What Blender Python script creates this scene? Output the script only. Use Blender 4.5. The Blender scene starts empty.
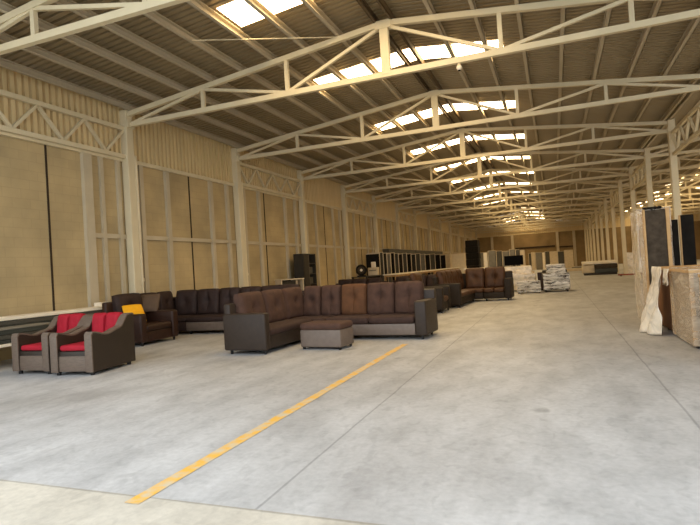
import bpy, bmesh, math, random
from mathutils import Vector, Matrix, noise
random.seed(7)
scn = bpy.context.scene
col = scn.collection
PI = math.pi
R = math.radians

# ------------------------------------------------------------------ materials
def lin(c):
    return tuple(((v / 255) / 12.92 if v / 255 <= .04045 else ((v / 255 + .055) / 1.055) ** 2.4) for v in c)

def mat(name, rgb, rough=.6, var=.12, scale=6.0, bump=0.0, bscale=40.0, metal=0.0, spec=.4, detail=4, stretch=None):
    m = bpy.data.materials.new(name); m.use_nodes = True
    nt = m.node_tree; n = nt.nodes; l = nt.links
    b = n['Principled BSDF']
    b.inputs['Roughness'].default_value = rough
    b.inputs['Metallic'].default_value = metal
    b.inputs['Specular IOR Level'].default_value = spec
    tc = n.new('ShaderNodeTexCoord')
    mp = n.new('ShaderNodeMapping')
    if stretch: mp.inputs['Scale'].default_value = stretch
    l.new(tc.outputs['Object'], mp.inputs['Vector'])
    nz = n.new('ShaderNodeTexNoise'); nz.inputs['Scale'].default_value = scale; nz.inputs['Detail'].default_value = detail
    l.new(mp.outputs['Vector'], nz.inputs['Vector'])
    rp = n.new('ShaderNodeValToRGB')
    c = lin(rgb)
    rp.color_ramp.elements[0].position = .3; rp.color_ramp.elements[1].position = .7
    rp.color_ramp.elements[0].color = (*[v * (1 - var) for v in c], 1)
    rp.color_ramp.elements[1].color = (*[min(1, v * (1 + var)) for v in c], 1)
    l.new(nz.outputs['Fac'], rp.inputs['Fac']); l.new(rp.outputs['Color'], b.inputs['Base Color'])
    if bump:
        nb = n.new('ShaderNodeTexNoise'); nb.inputs['Scale'].default_value = bscale; nb.inputs['Detail'].default_value = 3
        l.new(mp.outputs['Vector'], nb.inputs['Vector'])
        bp = n.new('ShaderNodeBump'); bp.inputs['Strength'].default_value = bump; bp.inputs['Distance'].default_value = .02
        l.new(nb.outputs['Fac'], bp.inputs['Height']); l.new(bp.outputs['Normal'], b.inputs['Normal'])
    return m

def film(name, opacity=.55, rgb=(235, 225, 210), scale=5.0, stretch=(1, 1, 3), spread=.2):
    """clear stretch film: partly transparent, milky and glossy, with wrinkles"""
    m = bpy.data.materials.new(name); m.use_nodes = True
    nt = m.node_tree; n = nt.nodes; l = nt.links
    b = n['Principled BSDF']; out = n['Material Output']
    b.inputs['Base Color'].default_value = (*lin(rgb), 1)
    b.inputs['Roughness'].default_value = .22; b.inputs['Specular IOR Level'].default_value = .8
    tr = n.new('ShaderNodeBsdfTransparent'); mx = n.new('ShaderNodeMixShader')
    tc = n.new('ShaderNodeTexCoord'); mp = n.new('ShaderNodeMapping'); mp.inputs['Scale'].default_value = stretch
    nz = n.new('ShaderNodeTexNoise'); nz.inputs['Scale'].default_value = scale; nz.inputs['Detail'].default_value = 5
    nz.inputs['Distortion'].default_value = 1.2
    l.new(tc.outputs['Object'], mp.inputs['Vector']); l.new(mp.outputs['Vector'], nz.inputs['Vector'])
    rp = n.new('ShaderNodeValToRGB')
    rp.color_ramp.elements[0].position = .35; rp.color_ramp.elements[1].position = .65
    a0 = max(0, opacity - spread); a1 = min(1, opacity + spread)
    rp.color_ramp.elements[0].color = (a0, a0, a0, 1); rp.color_ramp.elements[1].color = (a1, a1, a1, 1)
    l.new(nz.outputs['Fac'], rp.inputs['Fac'])
    bp = n.new('ShaderNodeBump'); bp.inputs['Strength'].default_value = .8; bp.inputs['Distance'].default_value = .025
    l.new(nz.outputs['Fac'], bp.inputs['Height']); l.new(bp.outputs['Normal'], b.inputs['Normal'])
    l.new(rp.outputs['Color'], mx.inputs['Fac']); l.new(tr.outputs[0], mx.inputs[1]); l.new(b.outputs[0], mx.inputs[2])
    l.new(mx.outputs[0], out.inputs['Surface'])
    return m

def glow(name, rgb, strength):
    m = bpy.data.materials.new(name); m.use_nodes = True
    nt = m.node_tree; nt.nodes.clear()
    e = nt.nodes.new('ShaderNodeEmission'); o = nt.nodes.new('ShaderNodeOutputMaterial')
    e.inputs['Color'].default_value = (*rgb, 1); e.inputs['Strength'].default_value = strength
    nt.links.new(e.outputs[0], o.inputs['Surface'])
    return m

def concrete_floor(name, rgb, stain, joints=()):
    m = bpy.data.materials.new(name); m.use_nodes = True
    nt = m.node_tree; n = nt.nodes; l = nt.links
    b = n['Principled BSDF']; b.inputs['Roughness'].default_value = .55; b.inputs['Specular IOR Level'].default_value = .3
    tc = n.new('ShaderNodeTexCoord')
    def nz(scale, detail, stretch=(1, 1, 1), dist=0):
        mp = n.new('ShaderNodeMapping'); mp.inputs['Scale'].default_value = stretch
        t = n.new('ShaderNodeTexNoise'); t.inputs['Scale'].default_value = scale; t.inputs['Detail'].default_value = detail
        t.inputs['Distortion'].default_value = dist
        l.new(tc.outputs['Object'], mp.inputs['Vector']); l.new(mp.outputs['Vector'], t.inputs['Vector'])
        return t.outputs['Fac']
    def ramp(fac, p0, c0, p1, c1):
        r = n.new('ShaderNodeValToRGB'); r.color_ramp.elements[0].position = p0; r.color_ramp.elements[1].position = p1
        r.color_ramp.elements[0].color = (*c0, 1); r.color_ramp.elements[1].color = (*c1, 1)
        l.new(fac, r.inputs['Fac']); return r.outputs['Color']
    def mul(a, bb, fac=1.0):
        x = n.new('ShaderNodeMix'); x.data_type = 'RGBA'; x.blend_type = 'MULTIPLY'; x.inputs[0].default_value = fac
        l.new(a, x.inputs[6]); l.new(bb, x.inputs[7]); return x.outputs[2]
    base = lin(rgb); st = lin(stain)
    c = ramp(nz(.45, 6, (1, .6, 1), .6), .3, st, .62, base)
    c = mul(c, ramp(nz(3.0, 5, (1, .45, 1)), .3, (.80, .80, .80), .62, (1.05, 1.05, 1.05)))
    c = mul(c, ramp(nz(9, 6, (1, .7, 1), .8), .32, (.88, .88, .88), .5, (1.02, 1.02, 1.02)))
    c = mul(c, ramp(nz(22, 4), .3, (.9, .9, .9), .7, (1.04, 1.04, 1.04)))
    c = mul(c, ramp(nz(1.1, 2, (1, 1, 1), .3), .245, (.5, .5, .5), .275, (1, 1, 1)))       # a few oil spots
    sep = n.new('ShaderNodeSeparateXYZ'); l.new(tc.outputs['Object'], sep.inputs[0])
    wob = n.new('ShaderNodeTexNoise'); wob.inputs['Scale'].default_value = 1.5; l.new(tc.outputs['Object'], wob.inputs['Vector'])
    for axis, pos, w, dark in joints:
        s = n.new('ShaderNodeMath'); s.operation = 'SUBTRACT'; l.new(sep.outputs[axis], s.inputs[0]); s.inputs[1].default_value = pos
        w1 = n.new('ShaderNodeMath'); w1.operation = 'MULTIPLY_ADD'; l.new(wob.outputs['Fac'], w1.inputs[0]); w1.inputs[1].default_value = .03; l.new(s.outputs[0], w1.inputs[2])
        a = n.new('ShaderNodeMath'); a.operation = 'ABSOLUTE'; l.new(w1.outputs[0], a.inputs[0])
        k = n.new('ShaderNodeMapRange'); k.inputs['From Min'].default_value = w; k.inputs['From Max'].default_value = w * 2.2
        k.inputs['To Min'].default_value = dark; k.inputs['To Max'].default_value = 1
        l.new(a.outputs[0], k.inputs['Value'])
        c = mul(c, k.outputs[0])
    l.new(c, b.inputs['Base Color'])
    bp = n.new('ShaderNodeBump'); bp.inputs['Strength'].default_value = .15; bp.inputs['Distance'].default_value = .02
    l.new(nz(18, 5), bp.inputs['Height']); l.new(bp.outputs['Normal'], b.inputs['Normal'])
    return m

def block_wall(name, rgb):
    m = bpy.data.materials.new(name); m.use_nodes = True
    nt = m.node_tree; n = nt.nodes; l = nt.links
    b = n['Principled BSDF']; b.inputs['Roughness'].default_value = .85; b.inputs['Specular IOR Level'].default_value = .15
    tc = n.new('ShaderNodeTexCoord'); sep = n.new('ShaderNodeSeparateXYZ'); l.new(tc.outputs['Object'], sep.inputs[0])
    cb = n.new('ShaderNodeCombineXYZ')
    s = n.new('ShaderNodeMath'); s.operation = 'ADD'; l.new(sep.outputs[0], s.inputs[0]); l.new(sep.outputs[1], s.inputs[1])
    l.new(s.outputs[0], cb.inputs[0]); l.new(sep.outputs[2], cb.inputs[1])
    br = n.new('ShaderNodeTexBrick'); br.inputs['Scale'].default_value = 1
    br.inputs['Brick Width'].default_value = .4; br.inputs['Row Height'].default_value = .2; br.inputs['Mortar Size'].default_value = .008
    c = lin(rgb)
    br.inputs['Color1'].default_value = (*c, 1); br.inputs['Color2'].default_value = (*[v * .95 for v in c], 1)
    br.inputs['Mortar'].default_value = (*[v * .9 for v in c], 1)
    l.new(cb.outputs[0], br.inputs['Vector'])
    nz = n.new('ShaderNodeTexNoise'); nz.inputs['Scale'].default_value = .9; nz.inputs['Detail'].default_value = 6
    l.new(tc.outputs['Object'], nz.inputs['Vector'])
    rp = n.new('ShaderNodeValToRGB'); rp.color_ramp.elements[0].position = .3; rp.color_ramp.elements[1].position = .7
    rp.color_ramp.elements[0].color = (.80, .80, .79, 1); rp.color_ramp.elements[1].color = (1.14, 1.12, 1.08, 1)
    l.new(nz.outputs['Fac'], rp.inputs['Fac'])
    x = n.new('ShaderNodeMix'); x.data_type = 'RGBA'; x.blend_type = 'MULTIPLY'; x.inputs[0].default_value = 1
    l.new(br.outputs['Color'], x.inputs[6]); l.new(rp.outputs['Color'], x.inputs[7]); l.new(x.outputs[2], b.inputs['Base Color'])
    bp = n.new('ShaderNodeBump'); bp.inputs['Strength'].default_value = .3; bp.inputs['Distance'].default_value = .01
    l.new(br.outputs['Fac'], bp.inputs['Height']); bp.invert = True; l.new(bp.outputs['Normal'], b.inputs['Normal'])
    return m

M = {}
M['floor'] = concrete_floor('polished_concrete', (187, 187, 186), (164, 162, 159),
                            joints=[(0, -1.665, .006, .68), (0, .944, .006, .68), (0, 3.55, .006, .72),
                                    (1, 17.0, .008, .7), (1, 31.0, .008, .7), (1, 45.0, .008, .7)])
M['apron'] = concrete_floor('rough_cement', (202, 196, 182), (178, 171, 157), joints=[(1, 2.66, .009, .66)])
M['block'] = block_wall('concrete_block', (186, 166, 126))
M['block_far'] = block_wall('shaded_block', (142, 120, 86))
M['pilaster'] = mat('cast_concrete', (190, 176, 148), .85, .08, 2, .2, 30)
M['seam'] = mat('dark_seam', (52, 40, 26), .9)
M['clad'] = mat('galvanised_cladding', (222, 200, 152), .5, .06, 1.2, 0, metal=.1, stretch=(1, 3, .4))
M['roof'] = mat('roof_sheet', (156, 140, 110), .45, .1, .7, metal=.35)
M['skylight'] = glow('skylight_sheet', (1.0, .73, .39), 17.0)
M['steel'] = mat('cream_painted_steel', (216, 202, 168), .5, .06, 1.5)
M['purlin'] = mat('purlin_steel', (188, 176, 152), .65, .06, 1.5, spec=.2)
M['ridge'] = mat('dark_ridge_steel', (92, 76, 54), .6, .08, 2)
M['pvc'] = mat('white_pipe', (226, 212, 178), .4, .04)
M['suede'] = mat('brown_suede', (74, 50, 38), .85, .2, 9, .35, 60)
M['suede_dk'] = mat('dark_brown_suede', (58, 39, 31), .85, .2, 9, .35, 60)
M['suede_tan'] = mat('light_brown_suede', (92, 58, 32), .85, .18, 8, .35, 60)
M['leather'] = mat('dark_brown_leather', (52, 41, 32), .5, .12, 14, .25, 120, spec=.32)
M['panel'] = mat('taupe_leather', (108, 93, 81), .5, .1, 14, .2, 120, spec=.5)
M['leather2'] = mat('espresso_leather', (48, 28, 18), .45, .2, 10, .25, 90, spec=.3)
M['espresso'] = mat('espresso_fabric', (46, 29, 23), .7, .22, 9, .3, 60)
M['rust'] = mat('russet_leather', (72, 43, 18), .6, .28, 7, .3, 60)
M['olive'] = mat('dark_olive_leather', (44, 35, 25), .6, .15, 10, .2, 90, spec=.2)
M['red'] = mat('crimson_fabric', (160, 10, 34), .75, .1, 8, .2, 120)
M['chair_wood'] = mat('grey_brown_trim', (102, 87, 74), .55, .14, 12, .2, 80, stretch=(1, 1, 5))
M['chair_side'] = mat('umber_leather', (45, 35, 25), .55, .08, 10, .15, 90)
M['foot'] = mat('black_plastic', (22, 20, 18), .5)
M['yellow_cloth'] = mat('yellow_cloth', (240, 172, 14), .75, .06, 8, .1, 90)
M['brown_cloth'] = mat('brown_cloth', (88, 68, 50), .75, .1, 8, .1, 90)
M['black'] = mat('black_panel', (30, 27, 23), .8, .25, 8, .1, 60, spec=.1)
M['charcoal'] = mat('charcoal_panel', (70, 61, 50), .85, .3, 10, .2, 50, spec=.12)
M['card'] = mat('cardboard', (190, 154, 106), .8, .12, 5, .1, 30)
M['card_dk'] = mat('brown_cardboard', (132, 92, 62), .8, .14, 5, .1, 30)
M['crate'] = mat('packed_board', (158, 138, 112), .75, .25, 4, .1, 20, stretch=(1, 1, 4))
M['film'] = film('stretch_film', .42, (232, 214, 186), 2.6, (1, 1, 4))
M['film_upright'] = film('upright_film', .36, (226, 208, 180), 3.0, (2.5, 2.5, .5), .22)
M['film_milky'] = film('milky_film', .82, (240, 228, 206), 4, (1, 1, 1.2))
M['film_silver'] = film('wrinkled_film', .5, (236, 228, 212), 2.4, (1, 1, 4.5), .42)
M['white'] = mat('white_sheet', (238, 226, 202), .6, .06, 5)
M['ivory'] = mat('ivory_board', (206, 188, 156), .7, .1, 5)
M['grey'] = mat('grey_board', (122, 116, 102), .7, .16, 5)
M['dgrey'] = mat('dark_grey_board', (74, 70, 60), .7, .16, 5)
M['green_grey'] = mat('dark_green_grey_board', (58, 60, 54), .55, .25, 4, stretch=(1, .3, 8))
M['shelf'] = mat('dark_cabinet', (44, 38, 28), .6, .15, 5)
M['screen'] = mat('black_screen', (8, 8, 8), .7, .02, spec=.05)
M['forks'] = mat('red_enamel', (128, 44, 28), .5, .1)
M['timber'] = mat('raw_timber', (176, 140, 92), .8, .15, 6)

# yellow paint, worn where the concrete shows through
def worn_paint():
    m = bpy.data.materials.new('worn_yellow_paint'); m.use_nodes = True
    nt = m.node_tree; n = nt.nodes; l = nt.links
    b = n['Principled BSDF']; b.inputs['Roughness'].default_value = .6
    tc = n.new('ShaderNodeTexCoord'); nz = n.new('ShaderNodeTexNoise'); nz.inputs['Scale'].default_value = 9; nz.inputs['Detail'].default_value = 6
    l.new(tc.outputs['Object'], nz.inputs['Vector'])
    rp = n.new('ShaderNodeValToRGB'); rp.color_ramp.elements[0].position = .38; rp.color_ramp.elements[1].position = .58
    rp.color_ramp.elements[0].color = (*lin((198, 184, 156)), 1); rp.color_ramp.elements[1].color = (*lin((224, 174, 74)), 1)
    l.new(nz.outputs['Fac'], rp.inputs['Fac']); l.new(rp.outputs['Color'], b.inputs['Base Color'])
    return m
M['paint'] = worn_paint()

# ------------------------------------------------------------------ mesh helpers
def box(bm, lo, hi, r=0.0, seg=2, mx=None):
    c = [(a + b) / 2 for a, b in zip(lo, hi)]; s = [abs(b - a) for a, b in zip(lo, hi)]
    tmp = bmesh.new()
    bmesh.ops.create_cube(tmp, size=1)
    bmesh.ops.scale(tmp, vec=s, verts=tmp.verts)
    if r > 0:
        bmesh.ops.bevel(tmp, geom=tmp.edges[:], offset=min(r, min(s) * .45), segments=seg, affect='EDGES', profile=.5)
    bmesh.ops.translate(tmp, vec=c, verts=tmp.verts)
    merge(bm, tmp, mx)

def merge(bm, tmp, mx=None):
    if mx is not None: bmesh.ops.transform(tmp, matrix=mx, verts=tmp.verts)
    me = bpy.data.meshes.new('tmp'); tmp.to_mesh(me); tmp.free(); bm.from_mesh(me); bpy.data.meshes.remove(me)

def beam(bm, a, b, w, h, up=(0, 0, 1), ref=None):
    """a rectangular bar from a to b, w across, h along 'up'"""
    a = Vector(a); b = Vector(b); d = (b - a); L = d.length; d.normalize()
    u = Vector(up); s = d.cross(u)
    if s.length < 1e-4: s = d.cross(Vector((1, 0, 0)))
    s.normalize(); u = s.cross(d).normalized()
    vs = []
    for p in (a, b):
        for i, j in ((-1, -1), (1, -1), (1, 1), (-1, 1)):
            vs.append(bm.verts.new(p + s * (i * w / 2) + u * (j * h / 2)))
    for f in ((3, 2, 1, 0), (4, 5, 6, 7), (0, 1, 5, 4), (1, 2, 6, 5), (2, 3, 7, 6), (3, 0, 4, 7)):
        bm.faces.new([vs[i] for i in f])

def tube(bm, pts, r, n=10):
    rings = []
    pts = [Vector(p) for p in pts]
    for i, p in enumerate(pts):
        d = (pts[min(i + 1, len(pts) - 1)] - pts[max(i - 1, 0)]).normalized()
        s = d.cross(Vector((0, 0, 1)))
        if s.length < 1e-3: s = Vector((1, 0, 0))
        s.normalize(); u = s.cross(d)
        rings.append([bm.verts.new(p + s * (r * math.cos(t * 2 * PI / n)) + u * (r * math.sin(t * 2 * PI / n))) for t in range(n)])
    for a, b in zip(rings, rings[1:]):
        for t in range(n):
            bm.faces.new((a[t], a[(t + 1) % n], b[(t + 1) % n], b[t]))
    bm.faces.new(rings[0][::-1]); bm.faces.new(rings[-1])

def cyl(bm, c, r, h, n=16, r2=None):
    c = Vector(c); r2 = r if r2 is None else r2
    a = [bm.verts.new(c + Vector((r * math.cos(t * 2 * PI / n), r * math.sin(t * 2 * PI / n), 0))) for t in range(n)]
    b = [bm.verts.new(c + Vector((r2 * math.cos(t * 2 * PI / n), r2 * math.sin(t * 2 * PI / n), h))) for t in range(n)]
    for t in range(n): bm.faces.new((a[t], a[(t + 1) % n], b[(t + 1) % n], b[t]))
    bm.faces.new(a[::-1]); bm.faces.new(b)

def prism(bm, outline, lo, hi, axis=0):
    """extrude a 2D outline (list of (p,q)) along an axis; p,q are the other two axes in order"""
    def pt(p, q, k): return {0: (k, p, q), 1: (p, k, q), 2: (p, q, k)}[axis]
    a = [bm.verts.new(pt(p, q, lo)) for p, q in outline]; b = [bm.verts.new(pt(p, q, hi)) for p, q in outline]
    n = len(outline)
    for t in range(n): bm.faces.new((a[t], a[(t + 1) % n], b[(t + 1) % n], b[t]))
    bm.faces.new(a[::-1]); bm.faces.new(b)

def pillow(bm, w, h, d, mx, tufts=(), seams=(), p=4.0, n=14, edge=.25, sag=0.0, wr=0.0, seed=0):
    """a stuffed cushion: w along x, h along z (0..h), thickness d along y, buttons and seams dent the faces"""
    tmp = bmesh.new(); F = []; Bk = []
    for i in range(n + 1):
        u = -1 + 2 * i / n; fr = []; bk = []
        for j in range(n + 1):
            v = -1 + 2 * j / n
            t = max(0.0, (1 - abs(u) ** p) * (1 - abs(v) ** p)) ** .45
            th = d / 2 * (edge + (1 - edge) * t)
            dent = 0
            for (a, b) in tufts: dent += .55 * math.exp(-(((u - a) * w / h) ** 2 + (v - b) ** 2) / .06)
            for a in seams: dent += .22 * math.exp(-((u - a) ** 2) / .006)
            if wr: dent += wr * noise.noise(Vector((u * 2.1 + seed, v * 2.1, seed * 1.7)))
            rc = 1 - .045 * (abs(u) * abs(v)) ** 3
            x = u * w / 2 * rc; z = h / 2 + v * h / 2 * rc - sag * (1 - u * u) * (v > 0) * v
            fr.append(tmp.verts.new((x, -th * (1 - min(dent, .8) * t), z)))
            bk.append(tmp.verts.new((x, th, z)))
        F.append(fr); Bk.append(bk)
    for i in range(n):
        for j in range(n):
            tmp.faces.new((F[i][j], F[i + 1][j], F[i + 1][j + 1], F[i][j + 1]))
            tmp.faces.new((Bk[i][j], Bk[i][j + 1], Bk[i + 1][j + 1], Bk[i + 1][j]))
    for i in range(n):
        tmp.faces.new((F[i][0], Bk[i][0], Bk[i + 1][0], F[i + 1][0])); tmp.faces.new((F[i][n], F[i + 1][n], Bk[i + 1][n], Bk[i][n]))
        tmp.faces.new((F[0][i], F[0][i + 1], Bk[0][i + 1], Bk[0][i])); tmp.faces.new((F[n][i], Bk[n][i], Bk[n][i + 1], F[n][i + 1]))
    merge(bm, tmp, mx)

def rot_z(a): return Matrix.Rotation(a, 4, 'Z')
def tr(x, y, z): return Matrix.Translation((x, y, z))

def obj(name, bm, m, parent=None, smooth=False, loc=None):
    bmesh.ops.recalc_face_normals(bm, faces=bm.faces[:])
    me = bpy.data.meshes.new(name); bm.to_mesh(me); bm.free()
    me.materials.append(M[m] if isinstance(m, str) else m)
    if smooth:
        for p in me.polygons: p.use_smooth = True
        me.set_sharp_from_angle(angle=R(40))
    o = bpy.data.objects.new(name, me); col.objects.link(o)
    if parent: o.parent = parent
    if loc: o.location = loc
    return o

def part(name, m, parent, fn, smooth=False, label=None):
    bm = bmesh.new(); fn(bm); o = obj(name, bm, m, parent, smooth)
    if label: o['label'] = label
    return o

def tag(o, label, cat, group=None):
    o['label'] = label; o['category'] = cat
    if group: o['group'] = group
    return o

def thing(name, label, cat, loc=(0, 0, 0), rz=0.0, group=None):
    o = bpy.data.objects.new(name, None); col.objects.link(o)
    o.empty_display_size = .1
    o.location = loc; o.rotation_euler = (0, 0, rz)
    return tag(o, label, cat, group)

def dup(o, label=None, loc=None, rz=None, group=None):
    c = o.copy(); col.objects.link(c)
    for ch in list(o.children):
        d = ch.copy(); col.objects.link(d); d.parent = c
        for g in list(ch.children):
            e = g.copy(); col.objects.link(e); e.parent = d
    if label: c['label'] = label
    if loc is not None: c.location = loc
    if rz is not None: c.rotation_euler = (0, 0, rz)
    if group: c['group'] = group
    return c

def structure(o):
    o['kind'] = 'structure'; return o

ORD = ['first', 'second', 'third', 'fourth', 'fifth', 'sixth', 'seventh', 'eighth', 'ninth', 'tenth', 'eleventh', 'twelfth',
       'thirteenth', 'fourteenth', 'fifteenth', 'sixteenth', 'seventeenth', 'eighteenth', 'nineteenth', 'twentieth', 'twenty-first', 'twenty-second']

# ------------------------------------------------------------------ the building
B = 5.0                                   # bay
XL, XR = -9.837, 3.817                    # column rows
CXL, CXR = -9.94, 3.94                    # column centres
XM = (XL + XR) / 2; HW = (XR - XL) / 2
Y0 = 10.70                                # the first full truss
HB, HE, HA = 5.347, 5.626, 6.413          # bottom chord, top chord at the eave, apex
YA, YF = 2.65, 76.4                        # open front, far wall
X2 = XR + 2 * HW                          # right edge of the second nave
def yk_(k): return 6.26 if k == -1 else Y0 + B * k
def zc(x, xm=XM): return HE + (HA - HE) * (1 - abs(x - xm) / HW)   # top chord centre line
RO = .27                                  # roof sheet above the chord line

def quad_obj(name, x0, x1, y0, y1, z, m):
    bm = bmesh.new()
    box(bm, (x0, y0, z - .2), (x1, y1, z))
    return structure(obj(name, bm, m))
quad_obj('floor', -10.3, X2 + .4, YA, YF + .3, 0.0, 'floor')
quad_obj('floor_outside', -24, 32, -14, YA, 0.0, 'apron')

# left wall: block panels with posts, a ledge, dark seams and metal cladding above
bm = bmesh.new(); box(bm, (-10.3, YA, 0), (-10.0, YF, 4.46)); wl = structure(obj('wall_left', bm, 'block')); wl.location.x = -.06
bm = bmesh.new()
for k in range(-1, 14):
    yk = Y0 + B * k
    if k == -1: spans = [(9.32, 9.56, .10), (9.83, 9.93, .07), (10.36, 10.46, .07)]
    else: spans = [(yk + a - .07, yk + a + .07, .09) for a in (.48, 1.5, 3.55, 4.45)]
    for a, b, d in spans:
        if b < YF - .1: box(bm, (-10.0, a, 0), (-10.0 + d, b, 4.42))
obj('pilaster', bm, 'pilaster', wl)
bm = bmesh.new()
for k in range(-1, 14):
    yk = Y0 + B * k
    a = 9.56 if k == -1 else yk + .1
    b = min(yk + B - .1, YF)
    if b > a: box(bm, (-10.0, a, 2.46), (-9.945, b, 2.57))
obj('ledge', bm, 'pilaster', wl)
bm = bmesh.new()
for k in range(-2, 14):
    yk = Y0 + B * k
    for s in ({-1: 8.42, 1: Y0 + B + 1.95}.get(k, yk + 2.53),):
        if YA < s < YF: box(bm, (-10.0, s - .022, .1), (-9.985, s + .022, 4.42))
obj('expansion_joint', bm, 'seam', wl)
bm = bmesh.new()                          # corrugated cladding, real ribs
def ribs(bm, pos, p0, p1, pitch, depth, z0, z1, axis):
    """vertical ribbed sheet; axis 'y' runs along y at x=pos, 'x' runs along x at y=pos"""
    prof = [(0, 0), (.3, 0), (.38, 1), (.92, 1)]
    prev = None; k = 0
    n = int((p1 - p0) / pitch)
    for i in range(n + 1):
        for f, hgt in prof:
            t = p0 + (i + f) * pitch
            if t > p1: break
            d = hgt * depth
            za, zb = z0, z1(t) if callable(z1) else z1
            pt = [(pos + d, t, za), (pos + d, t, zb)] if axis == 'y' else [(t, pos - d, za), (t, pos - d, zb)]
            cur = [bm.verts.new(q) for q in pt]
            if prev: bm.faces.new((prev[0], cur[0], cur[1], prev[1]))
            prev = cur
ribs(bm, -10.05, YA, YF, .16, .085, 4.46, 5.84, 'y')
obj('metal_cladding', bm, 'clad', wl)
bm = bmesh.new(); box(bm, (-10.02, YA, 4.42), (-9.93, YF, 4.52)); obj('girt', bm, 'steel', wl)

# far wall
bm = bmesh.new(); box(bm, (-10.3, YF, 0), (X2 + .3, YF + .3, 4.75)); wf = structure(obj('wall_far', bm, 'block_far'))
bm = bmesh.new()
ribs(bm, YF, -10.0, X2, .25, .05, 4.7, lambda t: (zc(t) if t < XR else zc(t, XM + 2 * HW)) + RO - .02, 'x')
obj('metal_cladding', bm, 'clad', wf)
bm = bmesh.new()
for x in (-7.9, -5.2, .55, 2.6, 9.5, 13.5): box(bm, (x - .17, YF - .14, 0), (x + .17, YF, 4.72))
obj('pilaster', bm, 'pilaster', wf)
bm = bmesh.new(); box(bm, (-4.9, YF - .1, 2.75), (.2, YF, 2.95)); box(bm, (.7, YF - .1, 2.6), (2.4, YF, 2.75)); obj('ledge', bm, 'seam', wf)
# right wall of the second nave
bm = bmesh.new(); box(bm, (X2 + .1, YA, 0), (X2 + .4, YF, 5.95)); structure(obj('wall_right', bm, 'block'))

# roof sheets: ribs run down the slope; a translucent strip crosses the ridge in every bay
SKY = [(8.5, 9.36), (12.78, 13.62)] + [(Y0 + B * k + 2.25, Y0 + B * k + 3.1) for k in range(1, 13)]
SX0, SX1 = -2.6, 2.2                    # skylight reach either side of the ridge
def roof(xm, xa, xb):
    sheet = bmesh.new(); panels = {}; span = {}
    prof = [(0, 0), (.6, 0), (.68, 1), (.92, 1)]; pitch = .16
    ys = []
    i = 0
    while YA + i * pitch < YF + .2:
        for f, hh in prof: ys.append((YA + (i + f) * pitch, hh * .05))
        i += 1
    def strip(bm, a, b, xs):
        for s, e in zip(xs, xs[1:]):
            vs = []
            for (y, d), x in ((a, s), (b, s), (b, e), (a, e)):
                vs.append(bm.verts.new((x, y, zc(x, xm) + RO + d)))
            bm.faces.new(vs)
    for a, b in zip(ys, ys[1:]):
        hit = None
        for si, (p, q) in enumerate(SKY):
            if a[0] >= p and b[0] <= q + .02: hit = si
        if hit is None: strip(sheet, a, b, [xa, xm, xb])
        else:
            strip(sheet, a, b, [xa, xm + SX0]); strip(sheet, a, b, [xm + SX1, xb])
            if hit not in panels:
                panels[hit] = bmesh.new()
            lo_, hi_ = span.get(hit, (a[0], b[0])); span[hit] = (min(lo_, a[0]), max(hi_, b[0]))
    for hit, b in panels.items():
        strip(b, (span[hit][0], -.004), (span[hit][1], -.004), [xm + SX0, xm, xm + SX1])
    return sheet, panels
sh, pn = roof(XM, -10.25, XR)
structure(obj('ceiling', sh, 'roof'))
wn = 1
for k, b in pn.items():
    structure(obj('window_%d' % wn, b, 'skylight')); wn += 1
XM2 = XM + 2 * HW
sh, pn = roof(XM2, XR, X2 + .4)
structure(obj('ceiling_right', sh, 'roof'))
for k, b in pn.items():
    structure(obj('window_%d' % wn, b, 'skylight')); wn += 1

# roof trusses
def make_truss(label):
    t = thing('roof_truss', label, 'truss', (XM, Y0, HB), 0, 'roof trusses over the furniture hall')
    h0 = HE - HB; h1 = HA - HB
    def top(x): return h0 + (h1 - h0) * (1 - abs(x) / HW)
    P = [-HW - .01, -HW * .668, -HW * .338, 0, HW * .338, HW * .668, HW + .01]
    part('bottom_chord', 'steel', t, lambda b: beam(b, (P[0], 0, 0), (P[6], 0, 0), .1, .115))
    for s in (-1, 1):
        part('top_chord', 'steel', t, lambda b: beam(b, (s * (HW + .01), 0, top(HW + .01)), (0, 0, h1), .1, .115))
    part('king_post', 'steel', t, lambda b: (beam(b, (0, 0, 0), (0, 0, h1), .18, .12, (0, 1, 0)), box(b, (-.17, -.075, h1 - .12), (.17, .075, h1 + .05))))
    for i in (1, 2, 4, 5):
        part('post', 'steel', t, lambda b: beam(b, (P[i], 0, 0), (P[i], 0, top(P[i])), .085, .08, (0, 1, 0)))
    for s in (-1, 1):
        for a, za, b_, zb in ((HW - .1, .03, HW * .668, 'top'), (HW * .668, 'top', HW * .338, .03), (HW * .338, .03, .06, h1 - .06)):
            za = top(a) - .04 if za == 'top' else za; zb = top(b_) - .04 if zb == 'top' else zb
            part('diagonal', 'steel', t, lambda b: beam(b, (s * a, 0, za), (s * b_, 0, zb), .062, .065))
    return t
tr0 = make_truss('second cream steel roof truss from the camera, its king post left of the top centre')
TL = {-1: 'nearest cream steel roof truss, only its left end in the top left corner'}
for k in range(-1, 14):
    if k == 0: continue
    dup(tr0, TL.get(k, '%s cream steel roof truss from the camera, spanning the furniture hall' % ORD[k + 1]), (XM, yk_(k), HB))
for k in range(3, 13):
    dup(tr0, '%s truss of the roof beyond the right-hand columns, counted from the nearest' % ORD[k - 3], (XM2, Y0 + B * k, HB), group='roof trusses of the next hall')

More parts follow.
